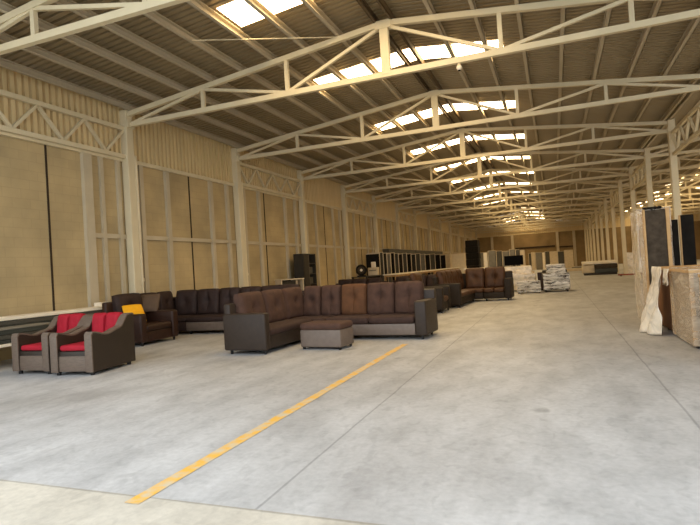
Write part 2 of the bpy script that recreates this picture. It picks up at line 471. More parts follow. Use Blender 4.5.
# columns
def make_column(label, x, y):
    c = thing('steel_column', label, 'column', (x, y, 0), 0, 'steel columns along the left wall')
    part('shaft', 'steel', c, lambda b: box(b, (-.105, -.12, .02), (.105, .12, 5.72), .012, 1))
    part('base_plate', 'steel', c, lambda b: box(b, (-.13, -.14, 0), (.13, .14, .02)))
    part('gusset', 'steel', c, lambda b: box(b, (-.12, -.13, 5.26), (.16, .13, 5.46)))
    return c
c0 = make_column('first cream steel column on the left wall, behind the espresso armchair', CXL, Y0)
for k in range(1, 14):
    dup(c0, '%s cream steel column along the left wall from the camera' % ORD[k], (CXL, Y0 + B * k, 0))
for k in range(2, 14):
    lab = 'nearest visible free-standing column on the right, rising behind the black cabinets' if k == 2 else '%s free-standing column of the right-hand row, counted from the nearest' % ORD[k - 2]
    dup(c0, lab, (CXR, Y0 + B * k, 0), group='columns of the right-hand row')

# lattice girders between alternate columns
def make_lattice(label, x, k, y0=None, L=B - .24, n=8, first=1):
    g = thing('lattice_girder', label, 'girder', (x, Y0 + B * k + .12 if y0 is None else y0, 4.53), 0, 'lattice girders on the left wall')
    H = .71
    part('top_chord', 'steel', g, lambda b: beam(b, (0, 0, H), (0, L, H), .09, .1))
    part('bottom_chord', 'steel', g, lambda b: beam(b, (0, 0, 0), (0, L, 0), .09, .1))
    for i in range(n):
        za, zb = (0.04, H - .04) if i % 2 == first else (H - .04, 0.04)
        part('web_bar', 'steel', g, lambda b: beam(b, (0, L * i / n, za), (0, L * (i + 1) / n, zb), .06, .07, (1, 0, 0)))
    return g
make_lattice('nearest lattice girder, in front of ribbed cladding at the upper left', CXL, -1, 6.38, 4.2, 7, 0)
g0 = None
for i, k in enumerate(range(1, 13, 2)):
    lab = '%s lattice girder along the top of the left wall' % ORD[i + 1]
    if g0 is None: g0 = make_lattice(lab, CXL, k)
    else: dup(g0, lab, (CXL, Y0 + B * k + .12, 4.53))
for i, k in enumerate(range(1, 13, 2)):
    dup(g0, '%s lattice girder between the tops of the right-hand columns' % ORD[i], (CXR, Y0 + B * k + .12, 4.53), group='lattice girders of the right-hand row')

# purlins: seven a slope, an eave member and a dark ridge pair
YP1 = YF - .06
def purlin(x, xm, label, m='purlin', group='purlins under the roof', w=.085, h=.15):
    z = zc(x, xm) + RO - .025 - h / 2 - .035 * (abs(x - xm) > .1)
    bm = bmesh.new(); sx = 1 if x < xm else -1
    # a C channel: web and two lips
    L0, L1 = YA + .1 - Y0, YP1 - Y0
    box(bm, (-w / 2, L0, -h / 2), (-w / 2 + .012, L1, h / 2)); box(bm, (-w / 2, L0, -h / 2), (w / 2, L1, -h / 2 + .012)); box(bm, (-w / 2, L0, h / 2 - .012), (w / 2, L1, h / 2))
    o = obj('purlin', bm, m, None, False, (x, Y0, z)); o.rotation_euler = (0, 0, 0)
    if sx < 0: o.scale = (-1, 1, 1)
    return tag(o, label, 'purlin', group)
for xm, where, grp in ((XM, 'hall', 'purlins under the roof'), (XM2, 'next', 'purlins of the next roof')):
    for s, side in ((-1, 'left'), (1, 'right')):
        for i in range(8):
            x = xm + s * (HW - .08 - i * (HW - .2) / 8.1)
            if where == 'hall':
                lab = 'cream eave purlin along the top of the left wall' if (i == 0 and s < 0) else 'eave purlin above the right-hand column row' if i == 0 else 'long roof purlin, %s up the %s slope from the eave' % (ORD[i - 1], side)
            else:
                if s > 0: continue
                lab = 'purlin of the roof beyond the right-hand columns, %s from its near eave' % ORD[i]
            purlin(x, xm, lab, 'purlin', grp)
        if where == 'hall':
            purlin(xm + s * .17, xm, 'dark twin purlin just %s of the roof ridge' % side, 'ridge', grp, .06, .16)

# thin sag rods below the sheets of the nearest bay
def rod(a, b, label):
    a = Vector(a); b = Vector(b)
    bm = bmesh.new(); tube(bm, [a, b], .012, 8)
    tag(obj('brace_rod', bm, 'steel'), label, 'rod', 'roof brace rods')
rod((-6.43, 8.82, 6.07), (-3.78, 10.87, 6.37), 'thin brace rod crossing below the nearest skylight on the left slope')

# camera hanging from the second truss
cm = thing('security_camera', 'small white dome camera hanging from the second truss near the ridge', 'camera', (-1.52, Y0, HB - .058))
part('bracket', 'steel', cm, lambda b: cyl(b, (0, 0, -.05), .03, .05, 12))
def dome(b):
    t = bmesh.new(); bmesh.ops.create_uvsphere(t, u_segments=16, v_segments=10, radius=.055); merge(b, t, tr(0, 0, -.09))
dm = part('dome', 'white', cm, dome, True)
part('lens', 'black', dm, lambda b: cyl(b, (0, 0, -.152), .026, .02, 12))

# drain pipes beside the first two columns
for i, (y, lab) in enumerate(((10.90, 'white drain pipe beside the first left-hand column, behind the armchair'), (15.90, 'white drain pipe beside the second left-hand column'))):
    p = thing('drain_pipe', lab, 'pipe', (-9.90, y, 0), 0, 'drain pipes')
    part('pipe', 'pvc', p, lambda b: tube(b, [(0, 0, 4.6), (0, 0, 0)], .05, 12), True)
    part('coupling', 'pvc', p, lambda b: cyl(b, (0, 0, 1.36), .068, .09, 14))

# yellow floor line
bm = bmesh.new()
n = 60
pv = None
for i in range(n + 1):
    y = 2.54 + (8.95 - 2.54) * i / n
    w = .054 + .006 * noise.noise(Vector((0, y * 3, 0)))
    cur = [bm.verts.new((s * w - 2.485 + .006 * noise.noise(Vector((5, y * 2, s))), y, .003)) for s in (-1, 1)]
    if pv: bm.faces.new((pv[0], pv[1], cur[1], cur[0]))
    pv = cur
ob = obj('floor_marking', bm, 'paint')
tag(ob, 'worn yellow line painted along the concrete floor', 'floor line')

# ------------------------------------------------------------------ seating
def foot(b, x, y, h=.07, r=.03): cyl(b, (x, y, 0), r * .8, h, 12, r)

def make_sectional(label, LX, LY, loc, rz, mt, left_c, right_c, D=.92, ah=.74, seat=.43, bh=1.03, group=None, tan=None, RD=None):
    """outer back corner at the origin; one leg runs to +x facing -y, the other to -y facing +x"""
    s = thing('sectional_sofa', label, 'sofa', loc, rz, group)
    leg_m, base_m, seat_m, cush_m, arm_m, pan_m = mt
    aw = .17; rw = .22
    part('base', base_m, s, lambda b: box(b, (.04, -LY + aw, .07), (D - .05, -D + .0, .30), .02), True)
    part('base', base_m, s, lambda b: box(b, (.04, -D + .005, .07), (D + .22, -.04, .30), .02), True)
    part('base', base_m, s, lambda b: box(b, (D + .24, -D + .02, .07), (LX - rw, -.04, .30), .02), True)
    part('front_panel', pan_m, s, lambda b: box(b, (D + .24, -D - .005, .085), (LX - rw - .005, -D + .02, .29), .015), True, 'taupe leather front panel')
    part('seat_cushion', seat_m, s, lambda b: box(b, (.2, -LY + aw + .01, .29), (D - .02, -D - .01, seat), .06, 4), True)
    part('seat_cushion', seat_m, s, lambda b: box(b, (.2, -D, .29), (D + .23, -.2, seat), .06, 4), True)
    def rs(b):
        w = (LX - rw - D - .24) / 2
        for i in range(2): box(b, (D + .235 + i * w, -D - .025, .285), (D + .235 + (i + 1) * w - .004, -.2, seat), .06, 4)
    part('seat_cushion', seat_m, s, rs, True)
    part('back_frame', base_m, s, lambda b: box(b, (0, -LY + .04, .07), (.14, 0, bh - .16), .03), True)
    part('back_frame', base_m, s, lambda b: box(b, (.14, -.14, .07), (LX - .02, 0, bh - .16), .03), True)
    th = .24
    for i, (a, b_) in enumerate(left_c):          # distances from the corner along -y
        w = b_ - a
        mx = tr(.245, -(a + b_) / 2, seat - .03) @ rot_z(PI / 2) @ Matrix.Rotation(R(-9), 4, 'X')
        part('back_cushion', cush_m, s, lambda b: pillow(b, w - .012, bh - seat + .05, th, mx, [(0, .05)], (), 5, 16, .35, 0, .12, i), True)
    for i, (a, b_) in enumerate(right_c):
        w = b_ - a
        mx = tr((a + b_) / 2, -.245, seat - .03) @ Matrix.Rotation(R(-9), 4, 'X')
        cm_ = tan[1] if tan and i == tan[0] else cush_m
        pp = part('back_cushion', cm_, s, lambda b: pillow(b, w - .012, bh - seat + .05, th, mx, [(0, .05)] if i < 2 else [(-.0, .1)], () if i < 1 else (0,), 5, 16, .35, 0, .12, i + 9), True)
        if tan and i == tan[0]: pp['label'] = 'lighter brown back cushion'
    part('arm', arm_m, s, lambda b: box(b, (.0, -LY, .07), (D, -LY + aw, ah), .035, 3), True)
    part('arm', arm_m, s, lambda b: box(b, (LX - rw, -D - .03, .07), (LX, -.06, ah), .035, 3), True)
    for x, y in ((.1, -LY + .09), (D - .07, -LY + .09), (LX - .11, -D + .05), (LX - .11, -.18), (D + .32, -D + .08), (.1, -.1), (D - .1, -D - .1)):
        part('leg', leg_m, s, lambda b: foot(b, x, y), True)
    return s

SET = ('foot', 'leather', 'suede_dk', 'suede', 'leather', 'panel')
main = make_sectional('large brown sectional sofa with arms, in front, with an ottoman before it', 3.14, 2.62, (-5.30, 10.48, 0), R(-3), SET,
                      [(.13, .93), (.93, 1.66), (1.66, 2.42)], [(.30, .72), (.72, 1.18), (1.18, 1.75), (1.75, 2.34), (2.34, 2.92)], tan=(2, 'suede_tan'), D=.86, ah=.70)
# ottoman
ot = thing('ottoman', 'brown padded ottoman in front of the big sectional sofa', 'ottoman', (-3.80, 8.60, 0), R(-6))
part('body', 'panel', ot, lambda b: box(b, (-.40, -.25, .04), (.40, .25, .34), .025, 3), True)
part('cushion', 'suede', ot, lambda b: (box(b, (-.41, -.26, .33), (.41, .26, .455), .06, 4)), True)
for x, y in ((-.35, -.2), (.35, -.2), (-.35, .2), (.35, .2)):
    part('leg', 'foot', ot, lambda b: foot(b, x, y, .04, .028), True)

# crimson armchairs
def make_armchair(label, loc, rz):
    a = thing('armchair', label, 'armchair', loc, rz, 'crimson armchairs')
    W, D = .74, 1.0
    def outline(t=0.0):
        pts = [(0, .05), (0, .60 + t)]
        for i in range(15):
            y = i / 14
            z = .64 - .06 * math.sin(min(1, y / .66) * PI) ** 2
            k = min(1, max(0, (y - .66) / .24)); z += .2 * k * k * (3 - 2 * k)
            pts.append((.03 + y * .94, z + t))
        pts += [(D, .825 + t), (D, .05)]
        return pts
    for s in (-1, 1):
        x0, x1 = (-W / 2, -W / 2 + .12) if s < 0 else (W / 2 - .12, W / 2)
        pa = part('arm', 'chair_side', a, lambda b: prism(b, outline(), x0 + (0 if s < 0 else .0), x1, 0), True)
        def trim(b):
            o = outline(); inner = outline(-.02)
            top = [q for q in o[1:-1]]
            for q, r in zip(top, top[1:]):
                beam(b, (x0 * .5 + x1 * .5, q[0], q[1]), (x0 * .5 + x1 * .5, r[0], r[1]), .128, .022)
            box(b, (x0 - .004, -.014, .05), (x1 + .004, .012, .61), .008)
        part('arm_trim', 'chair_wood', pa, trim, True, 'grey brown rim along the arm')
    part('front_rail', 'chair_wood', a, lambda b: box(b, (-W / 2 + .12, .015, .06), (W / 2 - .12, .06, .29), .008), True)
    part('base', 'chair_side', a, lambda b: box(b, (-W / 2 + .11, .03, .08), (W / 2 - .11, D - .04, .36), .01), True)
    part('seat_cushion', 'red', a, lambda b: box(b, (-W / 2 + .125, .03, .365), (W / 2 - .125, D - .2, .455), .035, 3), True)
    part('back_panel', 'chair_side', a, lambda b: box(b, (-W / 2 + .02, D - .09, .06), (W / 2 - .02, D, .83), .03, 3), True)
    for s in (-1, 1):
        mx = tr(s * .128, D - .2, .42) @ Matrix.Rotation(R(-8), 4, 'X')
        part('back_cushion', 'red', a, lambda b: pillow(b, .255, .46, .2, mx, (), (), 5, 12, .4, 0, .12, s), True)
    for x in (-W / 2 + .07, W / 2 - .07):
        for y in (.07, D - .08):
            part('leg', 'foot', a, lambda b: cyl(b, (x, y, 0), .032, .06, 12, .036), True)
    return a
ac = make_armchair('right-hand crimson armchair with brown wavy arms, its whole side showing', (-6.86, 6.0, 0), R(7))
dup(ac, 'left-hand crimson armchair, partly behind the other crimson armchair', (-7.78, 6.05, 0), R(3))

# straight sofas and armchairs, facing -y
def make_sofa(name, label, W, n, loc, rz, mt, cat='sofa', D=.95, ah=.66, seat=.44, bh=1.0, group=None, lean=10, aw=.2):
    base_m, seat_m, cush_m, arm_m = mt
    s = thing(name, label, cat, loc, rz, group)
    part('base', base_m, s, lambda b: box(b, (-W / 2 + aw, .03, .07), (W / 2 - aw, D - .03, .29), .02), True)
    w = (W - 2 * aw) / n
    for i in range(n):
        x = -W / 2 + aw + i * w
        part('seat_cushion', seat_m, s, lambda b: box(b, (x + .004, .0, .285), (x + w - .004, D - .2, seat), .06, 4), True)
        mx = tr(x + w / 2, D - .26, seat - .03) @ Matrix.Rotation(R(-lean), 4, 'X')
        part('back_cushion', cush_m, s, lambda b: pillow(b, w - .01, bh - seat + .05, .25, mx, [(0, .1)], (), 5, 14, .35, 0, .15, i + W), True)
    part('back_frame', base_m, s, lambda b: box(b, (-W / 2 + .02, D - .13, .07), (W / 2 - .02, D, bh - .14), .04, 3), True)
    for sg in (-1, 1):
        x0, x1 = (-W / 2, -W / 2 + aw) if sg < 0 else (W / 2 - aw, W / 2)
        part('arm', arm_m, s, lambda b: box(b, (x0, -.02, .07), (x1, D - .03, ah), .05, 3), True)
        for y in (.06, D - .1):
            part('leg', 'foot', s, lambda b: foot(b, (x0 + x1) / 2, y), True)
    return s

ES = ('leather2', 'leather2', 'espresso', 'leather2')
make_sofa('armchair', 'glossy espresso leather armchair by the left wall with a yellow pillow on it', 1.2, 1, (-8.12, 9.42, 0), R(90), ES, 'armchair', D=1.05, ah=.68, bh=1.1)
# pillows on it
bm = bmesh.new(); pillow(bm, .46, .44, .13, rot_z(R(72)) @ Matrix.Rotation(R(-28), 4, 'X') @ tr(0, 0, 0), (), (), 3, 12, .2)
o = obj('throw_pillow', bm, 'yellow_cloth', None, True, (-8.60, 9.26, .47)); tag(o, 'bright yellow pillow lying on the espresso armchair', 'pillow')
bm = bmesh.new(); pillow(bm, .46, .46, .13, rot_z(R(20)) @ Matrix.Rotation(R(-32), 4, 'X'), (), (), 3, 12, .2)
o = obj('throw_pillow', bm, 'brown_cloth', None, True, (-8.75, 9.76, .66)); tag(o, 'dull brown pillow leaning on the arm of the espresso armchair', 'pillow')

# dark sectional against the left wall
SET2 = ('foot', 'espresso', 'espresso', 'espresso', 'leather2', 'panel')
make_sectional('dark espresso sectional sofa tucked along the left wall behind the big one', 4.2, 1.75, (-9.78, 11.75, 0), R(2), SET2,
               [(.13, .72), (.72, 1.5)], [(.38, 1.05), (1.05, 1.72), (1.72, 2.32), (2.32, 2.9), (2.9, 3.95)], bh=1.06, D=.95)

# brown seating behind the big sofa
RS = ('olive', 'rust', 'rust', 'olive')
make_sofa('armchair', 'dark olive armchair just behind the right arm of the big sofa', 1.15, 1, (-2.9, 15.0, 0), R(90), RS, 'armchair', D=1.0, ah=.71, bh=1.13)
SET3 = ('foot', 'olive', 'rust', 'rust', 'olive', 'olive')
make_sectional('russet and olive corner sofa in the middle of the hall, before the white-wrapped goods', 2.0, 3.3, (-3.35, 19.4, 0), R(-3), SET3,
               [(.13, .9), (.9, 1.7), (1.7, 2.4), (2.4, 3.05)], [(.38, 1.05), (1.05, 1.75)], bh=1.12, D=.85)
sf = make_sofa('sofa', 'dark russet three-seat sofa, left one of the pair behind the big sectional', 2.3, 3, (-7.55, 20.0, 0), R(0), ('leather2', 'rust', 'espresso', 'leather2'), bh=.94, group='russet sofas in the second row')
dup(sf, 'dark russet three-seat sofa, right one of the pair behind the big sectional', (-5.1, 20.3, 0), R(2))

# ------------------------------------------------------------------ goods along the left wall
def board_stack(label, x0, x1, y0, y1, zs, top_m, body_m, leg_y):
    t = thing('board_stack', label, 'stack of boards', (x0, y0, 0), 0, 'board stacks beside the left wall')
    for (a, b_, m) in zs:
        part('board', m, t, lambda b: box(b, (random.uniform(-.02, .02), random.uniform(-.03, .03), a), (x1 - x0 + random.uniform(-.02, .02), y1 - y0 + random.uniform(-.03, .03), b_), .006, 1))
    for y in leg_y:
        part('trestle', 'timber', t, lambda b: (box(b, (.08, y, 0), (x1 - x0 - .08, y + .09, .1)), [box(b, (x, y, .1), (x + .09, y + .09, zs[0][0])) for x in (.1, x1 - x0 - .19)]))
    return t
board_stack('long stack of dark boards under a pale top sheet against the left wall', -9.85, -9.42, 3.6, 9.75,
            [(.45, .52, 'green_grey'), (.525, .6, 'dgrey'), (.605, .7, 'green_grey'), (.705, .79, 'dgrey'), (.795, .86, 'white')], None, None, (.3, 3, 5.6))
board_stack('lower stack of dark green-grey boards left of the crimson armchairs', -9.35, -8.85, 4.0, 7.45,
            [(.38, .43, 'white'), (.435, .5, 'green_grey'), (.505, .58, 'dgrey'), (.585, .66, 'green_grey'), (.665, .69, 'grey')], None, None, (.3, 1.6, 3.0))
bm = bmesh.new(); box(bm, (-9.75, 9.2, .861), (-9.55, 9.42, .95), .008); tag(obj('carton', bm, 'white'), 'small white carton on the pale-topped board stack', 'box')

# bookcase against the wall
bc = thing('bookcase', 'tall dark open bookcase against the left wall', 'bookcase', (-9.3, 19.75, 0), R(90))
part('side_panel', 'shelf', bc, lambda b: box(b, (-.6, 0, 0), (-.56, .42, 2.1)))
part('side_panel', 'shelf', bc, lambda b: box(b, (.56, 0, 0), (.6, .42, 2.1)))
part('divider', 'panel', bc, lambda b: box(b, (-.1, -.005, .05), (-.06, .4, 2.06)))
part('back_panel', 'shelf', bc, lambda b: box(b, (-.56, .4, 0), (.56, .42, 2.1)))
for z in (0, .42, .84, 1.26, 1.68, 2.06):
    part('shelf', 'shelf', bc, lambda b: box(b, (-.56, .01, z), (.56, .4, z + .04)))
part('door', 'shelf', bc, lambda b: box(b, (-.55, -.02, .05), (-.11, .0, 2.05), .004))
for i, z in enumerate((.46, .88, 1.30)):
    bm = bmesh.new(); box(bm, (0, -.14, 0), (.24, .16, .26), .02)
    tag(obj('carton', bm, 'dgrey', None, False, (-9.62, 20.02, z)), 'dark grey carton on the %s shelf of the bookcase' % ('lower', 'middle', 'upper')[i], 'box')

# small pale stand with dark openings
st = thing('side_cabinet', 'small pale cabinet with dark open compartments, left of the bookcase', 'cabinet', (-9.2, 17.95, 0), R(60))
part('top', 'ivory', st, lambda b: box(b, (-.52, -.02, 1.1), (.52, .44, 1.14), .005))
for x in (-.5, .17, .46):
    part('side_panel', 'ivory', st, lambda b: box(b, (x, 0, 0), (x + .04, .42, 1.1)))
part('back_panel', 'shelf', st, lambda b: box(b, (-.46, .38, .02), (.46, .42, 1.1)))
part('shelf', 'shelf', st, lambda b: box(b, (-.46, .02, .5), (.46, .38, .54)))
part('drawer', 'shelf', st, lambda b: box(b, (-.44, .03, .74), (.15, .36, 1.06), .006))

# fan, printer-like white box on a low table near the wall
lt = thing('work_table', 'low dark table against the left wall under the fan and the white appliance', 'table', (-9.15, 26.4, 0), R(86))
part('tabletop', 'shelf', lt, lambda b: box(b, (-1.1, -.42, .92), (1.1, .42, .97), .008))
for x in (-1.0, 1.0):
    for y in (-.38, .38): part('leg', 'shelf', lt, lambda b: box(b, (x - .04, y - .04, 0), (x + .04, y + .04, .92)))
fn = thing('drum_fan', 'round dark fan with a pale hub on the low table', 'fan', (-9.3, 25.9, .97), R(25))
def ring(b):
    tube(b, [(.24 * math.cos(t * PI / 12), 0, .32 + .24 * math.sin(t * PI / 12)) for t in range(25)], .05, 8)
part('housing', 'black', fn, ring, True)
gr = part('grille', 'charcoal', fn, lambda b: prism(b, [(.23 * math.cos(t * PI / 12), .32 + .23 * math.sin(t * PI / 12)) for t in range(24)], .0, .04, 1))
part('hub', 'white', gr, lambda b: prism(b, [(.07 * math.cos(t * PI / 8), .32 + .07 * math.sin(t * PI / 8)) for t in range(16)], -.03, .0, 1))
part('stand', 'black', fn, lambda b: box(b, (-.22, -.12, 0), (.22, .12, .05), .01))
pr_ = thing('appliance', 'cream boxy appliance with a raised lid on the low table', 'appliance', (-9.0, 27.0, .97), R(5))
part('body', 'ivory', pr_, lambda b: box(b, (-.27, -.2, 0), (.27, .22, .42), .03, 3), True)
part('lid', 'white', pr_, lambda b: box(b, (-.14, .1, .42), (.1, .2, .72), .02, 2), True)
part('slot', 'grey', pr_, lambda b: box(b, (-.18, -.212, .24), (.18, -.19, .29)))

# ------------------------------------------------------------------ upright boards, tables and wrapped goods in the background
def board(x, y, w, h, t, m, label, group, rz=0.0, lean=0.0, edge='ivory'):
    o = thing('upright_board', label, 'board', (x, y, 0), rz, group)
    part('panel', m, o, lambda b: box(b, (-t / 2, -w / 2, 0), (t / 2, w / 2, h - .03), .004, 1))
    part('edge_strip', edge, o, lambda b: (box(b, (-t / 2 - .004, -w / 2 - .006, h - .03), (t / 2 + .004, w / 2, h)), box(b, (-t / 2 - .004, -w / 2 - .012, 0), (-t / 2 + .035, -w / 2, h - .03))))
    o.rotation_euler = (0, R(lean), rz)
    return o
kinds = ['black', 'dgrey', 'shelf', 'grey', 'black', 'dgrey', 'olive', 'dgrey', 'black', 'shelf', 'dgrey', 'grey', 'black', 'dgrey', 'black', 'black']
def wall_board(y, w, h, t, m, label):
    """stands on end square to the left wall, pale strips on its free edge and top"""
    o = thing('upright_board', label, 'board', (-9.66, y, 0), 0, 'upright boards along the left wall')
    part('panel', m, o, lambda b: box(b, (0, 0, 0), (w - .04, t, h - .04), .004, 1))
    part('edge_strip', 'ivory', o, lambda b: (box(b, (0, -.004, h - .04), (w, t + .004, h)), box(b, (w - .025, t * .3, 0), (w, t + .004, h - .04))))
ys_ = []
for i, kd in enumerate(kinds):
    u = 380.5 + 4.0 * i                                # even steps in the row as it recedes
    y = 27.8 + 19 * ((1 / (460 - 380.5) - 1 / (460 - 380.5)) if i == 0 else (1 / (500 - u) - 1 / (500 - 380.5)) / (1 / (500 - 440.5) - 1 / (500 - 380.5)))
    ys_.append(y)
    wall_board(y, .78, 2.16 + .03 * ((i * 5) % 3), .09, kd, '%s board from the near end of the row standing along the left wall' % ORD[i])
wall_board(48.6, .85, 2.25, .5, 'ivory', 'first of two thick ivory boards beyond the dark boards along the left wall')
wall_board(51.2, 1.8, 2.3, .5, 'white', 'wide ivory board at the far end of the row along the left wall')
wall_board(56.6, 2.9, 2.3, .6, 'grey', 'wide grey board left of the tall black stack')
for i, (a, b_) in enumerate(((ys_[4], ys_[10]), (ys_[10] + .15, ys_[15] + .5))):
    bm = bmesh.new(); box(bm, (-9.6, a, 2.222), (-9.2, b_, 2.46), .01)
    tag(obj('board_bundle', bm, 'dgrey'), '%s dark bundle lying across the tops of the boards along the left wall' % ('nearer', 'farther')[i], 'board', 'dark bundles on the board row')
# tall black stack
tk = thing('mattress_stack', 'tall black stack standing between the two rows of upright boards', 'stack', (-5.9, 42.5, 0), 0)
for i in range(6):
    part('slab', 'black', tk, lambda b: box(b, (-.5 + .02 * (i % 2), -.6, .12 + i * .49), (.5 - .015 * (i % 3), .6, .12 + i * .49 + .48), .04, 2))
part('pallet', 'timber', tk, lambda b: (box(b, (-.5, -.6, .09), (.5, .6, .12)), [box(b, (q - .05, -.6, 0), (q + .05, .6, .09)) for q in (-.42, 0, .42)]))
# boards standing in the middle of the hall, nearer ones on the left
n = 0
for y, x, row in ((40.0, -4.8, [(.32, 'white'), (.55, 'grey'), (.4, 'dgrey'), (.5, 'grey'), (.4, 'grey'), (.3, 'dgrey'), (.34, 'ivory')]),
                  (67.0, -2.85, [(.3, 'dgrey'), (.45, 'ivory'), (.75, 'grey'), (.3, 'white'), (.5, 'dgrey'), (.85, 'ivory'), (.7, 'dgrey'), (1.0, 'ivory')])):
    for i, (w, kd) in enumerate(row):
        board(x + w / 2, y, .8, 2.0 + .05 * ((i * 5) % 3), w - .04, kd, '%s board to the right of the tall black stack, in the middle of the hall' % ORD[n], 'upright boards in mid hall', lean=0)
        x += w + .012; n += 1
# white-topped tables in front of the rows
def table(label, x, y, W, L, H=.98, rz=0.0):
    t = thing('packing_table', label, 'table', (x, y, 0), rz, 'white-topped packing tables')
    part('tabletop', 'white', t, lambda b: box(b, (-W / 2, -L / 2, H - .06), (W / 2, L / 2, H), .008))
    part('apron', 'timber', t, lambda b: box(b, (-W / 2 + .06, -L / 2 + .06, H - .16), (W / 2 - .06, L / 2 - .06, H - .06)))
    for xx in (-W / 2 + .1, W / 2 - .1):
        for yy in (-L / 2 + .1, L / 2 - .1): part('leg', 'timber', t, lambda b: box(b, (xx - .05, yy - .05, 0), (xx + .05, yy + .05, H - .16)))
    return t
for i, y in enumerate((30.3, 35.4, 40.5, 45.6)):
    table('white-topped table in front of the wall boards, %s from the near end' % ORD[i], -8.35, y, .8, 5.0)
table('white-topped packing table left of the white-wrapped sofa', -3.55, 26.0, 1.0, 1.0, 1.06)
table('white-topped packing table carrying the black television', -2.0, 26.0, 1.9, 1.0, 1.03)
tv = thing('television', 'black flat television on the packing table', 'television', (-1.75, 25.75, 1.03), 0)
part('screen', 'screen', tv, lambda b: box(b, (-.42, -.02, .06), (.42, .02, .5), .008))
part('stand', 'black', tv, lambda b: (box(b, (-.16, -.1, 0), (.16, .1, .015)), box(b, (-.03, -.012, .015), (.03, .012, .08))))

# wrapped goods
def wrap_mesh(b, lo, hi, amp, seed, n=12):
    """a closed, wrinkled skin around a box"""
    t = bmesh.new(); bmesh.ops.create_cube(t, size=1)
    bmesh.ops.subdivide_edges(t, edges=t.edges[:], cuts=n, use_grid_fill=True)
    c = Vector([(p + q) / 2 for p, q in zip(lo, hi)]); s = Vector([(q - p) for p, q in zip(lo, hi)])
    for v in t.verts:
        p = v.co.copy(); q = Vector((p.x * s.x, p.y * s.y, p.z * s.z)); d = p.normalized()
        k = noise.noise(Vector((q.x * 3, q.y * 3, q.z * 9)) + Vector((seed, 0, 0))) * amp
        v.co = c + q + Vector((d.x, d.y, d.z if p.z > -.45 else 0)) * (k + amp * .4)
    merge(b, t)
ws = make_sofa('wrapped_armchair', 'film-wrapped dark armchair standing alone beside the aisle', .98, 1, (.02, 22.1, 0), R(3), ('olive', 'olive', 'olive', 'leather2'), 'armchair', bh=.98, ah=.72)
part('plastic_wrap', 'film_silver', ws, lambda b: (wrap_mesh(b, (-.47, -.05, .1), (.47, .93, .72), .03, 3), wrap_mesh(b, (-.3, .3, .6), (.36, .9, 1.04), .05, 5)), True, 'shiny wrinkled plastic wrap')
wo = thing('wrapped_ottoman', 'low film-wrapped ottoman left of the wrapped armchair', 'ottoman', (-1.0, 22.2, 0), R(2))
part('body', 'olive', wo, lambda b: box(b, (-.42, -.3, .05), (.42, .3, .44), .03))
part('plastic_wrap', 'film_silver', wo, lambda b: wrap_mesh(b, (-.43, -.31, .04), (.43, .31, .46), .02, 9), True, 'shiny wrinkled plastic wrap')
for xq, yq in ((-.38, -.26), (.38, -.26), (-.38, .26), (.38, .26)): part('leg', 'foot', wo, lambda b: foot(b, xq, yq, .06))
wb = make_sofa('wrapped_sofa', 'sofa wrapped in milky film behind the corner sofa', 1.5, 2, (-1.55, 23.3, 0), R(0), ('ivory', 'ivory', 'ivory', 'ivory'), bh=.95)
part('plastic_wrap', 'film_milky', wb, lambda b: (wrap_mesh(b, (-.77, -.04, .08), (.77, .93, .7), .03, 13), wrap_mesh(b, (-.6, .45, .6), (.62, .95, 1.0), .04, 15)), True, 'milky plastic wrap')
bm = bmesh.new(); box(bm, (-.24, -.2, 0), (.24, .2, .75), .015); tag(obj('carton', bm, 'leather2', None, False, (-.45, 23.5, 0)), 'dark brown carton between the two wrapped pieces', 'box')

# right background: mattress stack, low slabs and the pallet truck
ms = thing('mattress_stack', 'low stack of cream and dark mattresses by the right-hand columns', 'stack', (3.1, 38.7, 0), R(-1))
part('mattress', 'green_grey', ms, lambda b: box(b, (-.62, -.1, .13), (.7, 1.5, .42), .04, 3), True)
part('mattress', 'charcoal', ms, lambda b: box(b, (-.62, -.12, .425), (.7, 1.5, .7), .04, 3), True)
part('mattress', 'ivory', ms, lambda b: box(b, (-1.4, .1, .13), (-.64, 1.5, .7), .05, 3), True)
part('mattress', 'white', ms, lambda b: box(b, (-1.4, -.05, .705), (.7, 1.55, .92), .06, 3), True)
part('pallet', 'shelf', ms, lambda b: box(b, (-1.3, -.05, 0), (.66, 1.5, .125)))
bm = bmesh.new(); box(bm, (-1.5, -.8, 0), (1.5, .8, .22), .02); tag(obj('slab_stack', bm, 'ivory', None, False, (1.4, 52.0, 0)), 'low pale slab on the floor left of the mattress stack', 'stack')
bm = bmesh.new(); box(bm, (-.8, -.6, 0), (.8, .6, .3), .03); tag(obj('slab_stack', bm, 'grey', None, False, (2.3, 55.0, 0)), 'grey slab further back behind the low pale slab', 'stack')
pt = thing('pallet_truck', 'hand pallet truck with red forks and a dark handle by the right-hand columns', 'pallet truck', (4.55, 34.6, 0), R(176))
part('fork', 'forks', pt, lambda b: box(b, (-.1, -.28, .06), (1.15, -.12, .12), .01))
part('fork', 'forks', pt, lambda b: box(b, (-.1, .12, .06), (1.15, .28, .12), .01))
part('pump', 'black', pt, lambda b: (box(b, (-.3, -.22, .08), (-.1, .22, .36), .03), cyl(b, (-.22, 0, .36), .07, .3, 12)))
part('handle', 'black', pt, lambda b: (tube(b, [(-.24, 0, .45), (-.4, 0, .9), (-.52, 0, 1.2)], .025, 8), tube(b, [(-.52, 0, 1.2), (-.53, .13, 1.25), (-.55, .13, 1.36), (-.56, 0, 1.4), (-.55, -.13, 1.36), (-.53, -.13, 1.25), (-.52, 0, 1.2)], .025, 8)), True)
for y in (-.1, .1): part('wheel', 'foot', pt, lambda b: prism(b, [(-.22 + .09 * math.cos(q * PI / 8), .09 + .09 * math.sin(q * PI / 8)) for q in range(16)], y - .03, y + .03, 1))
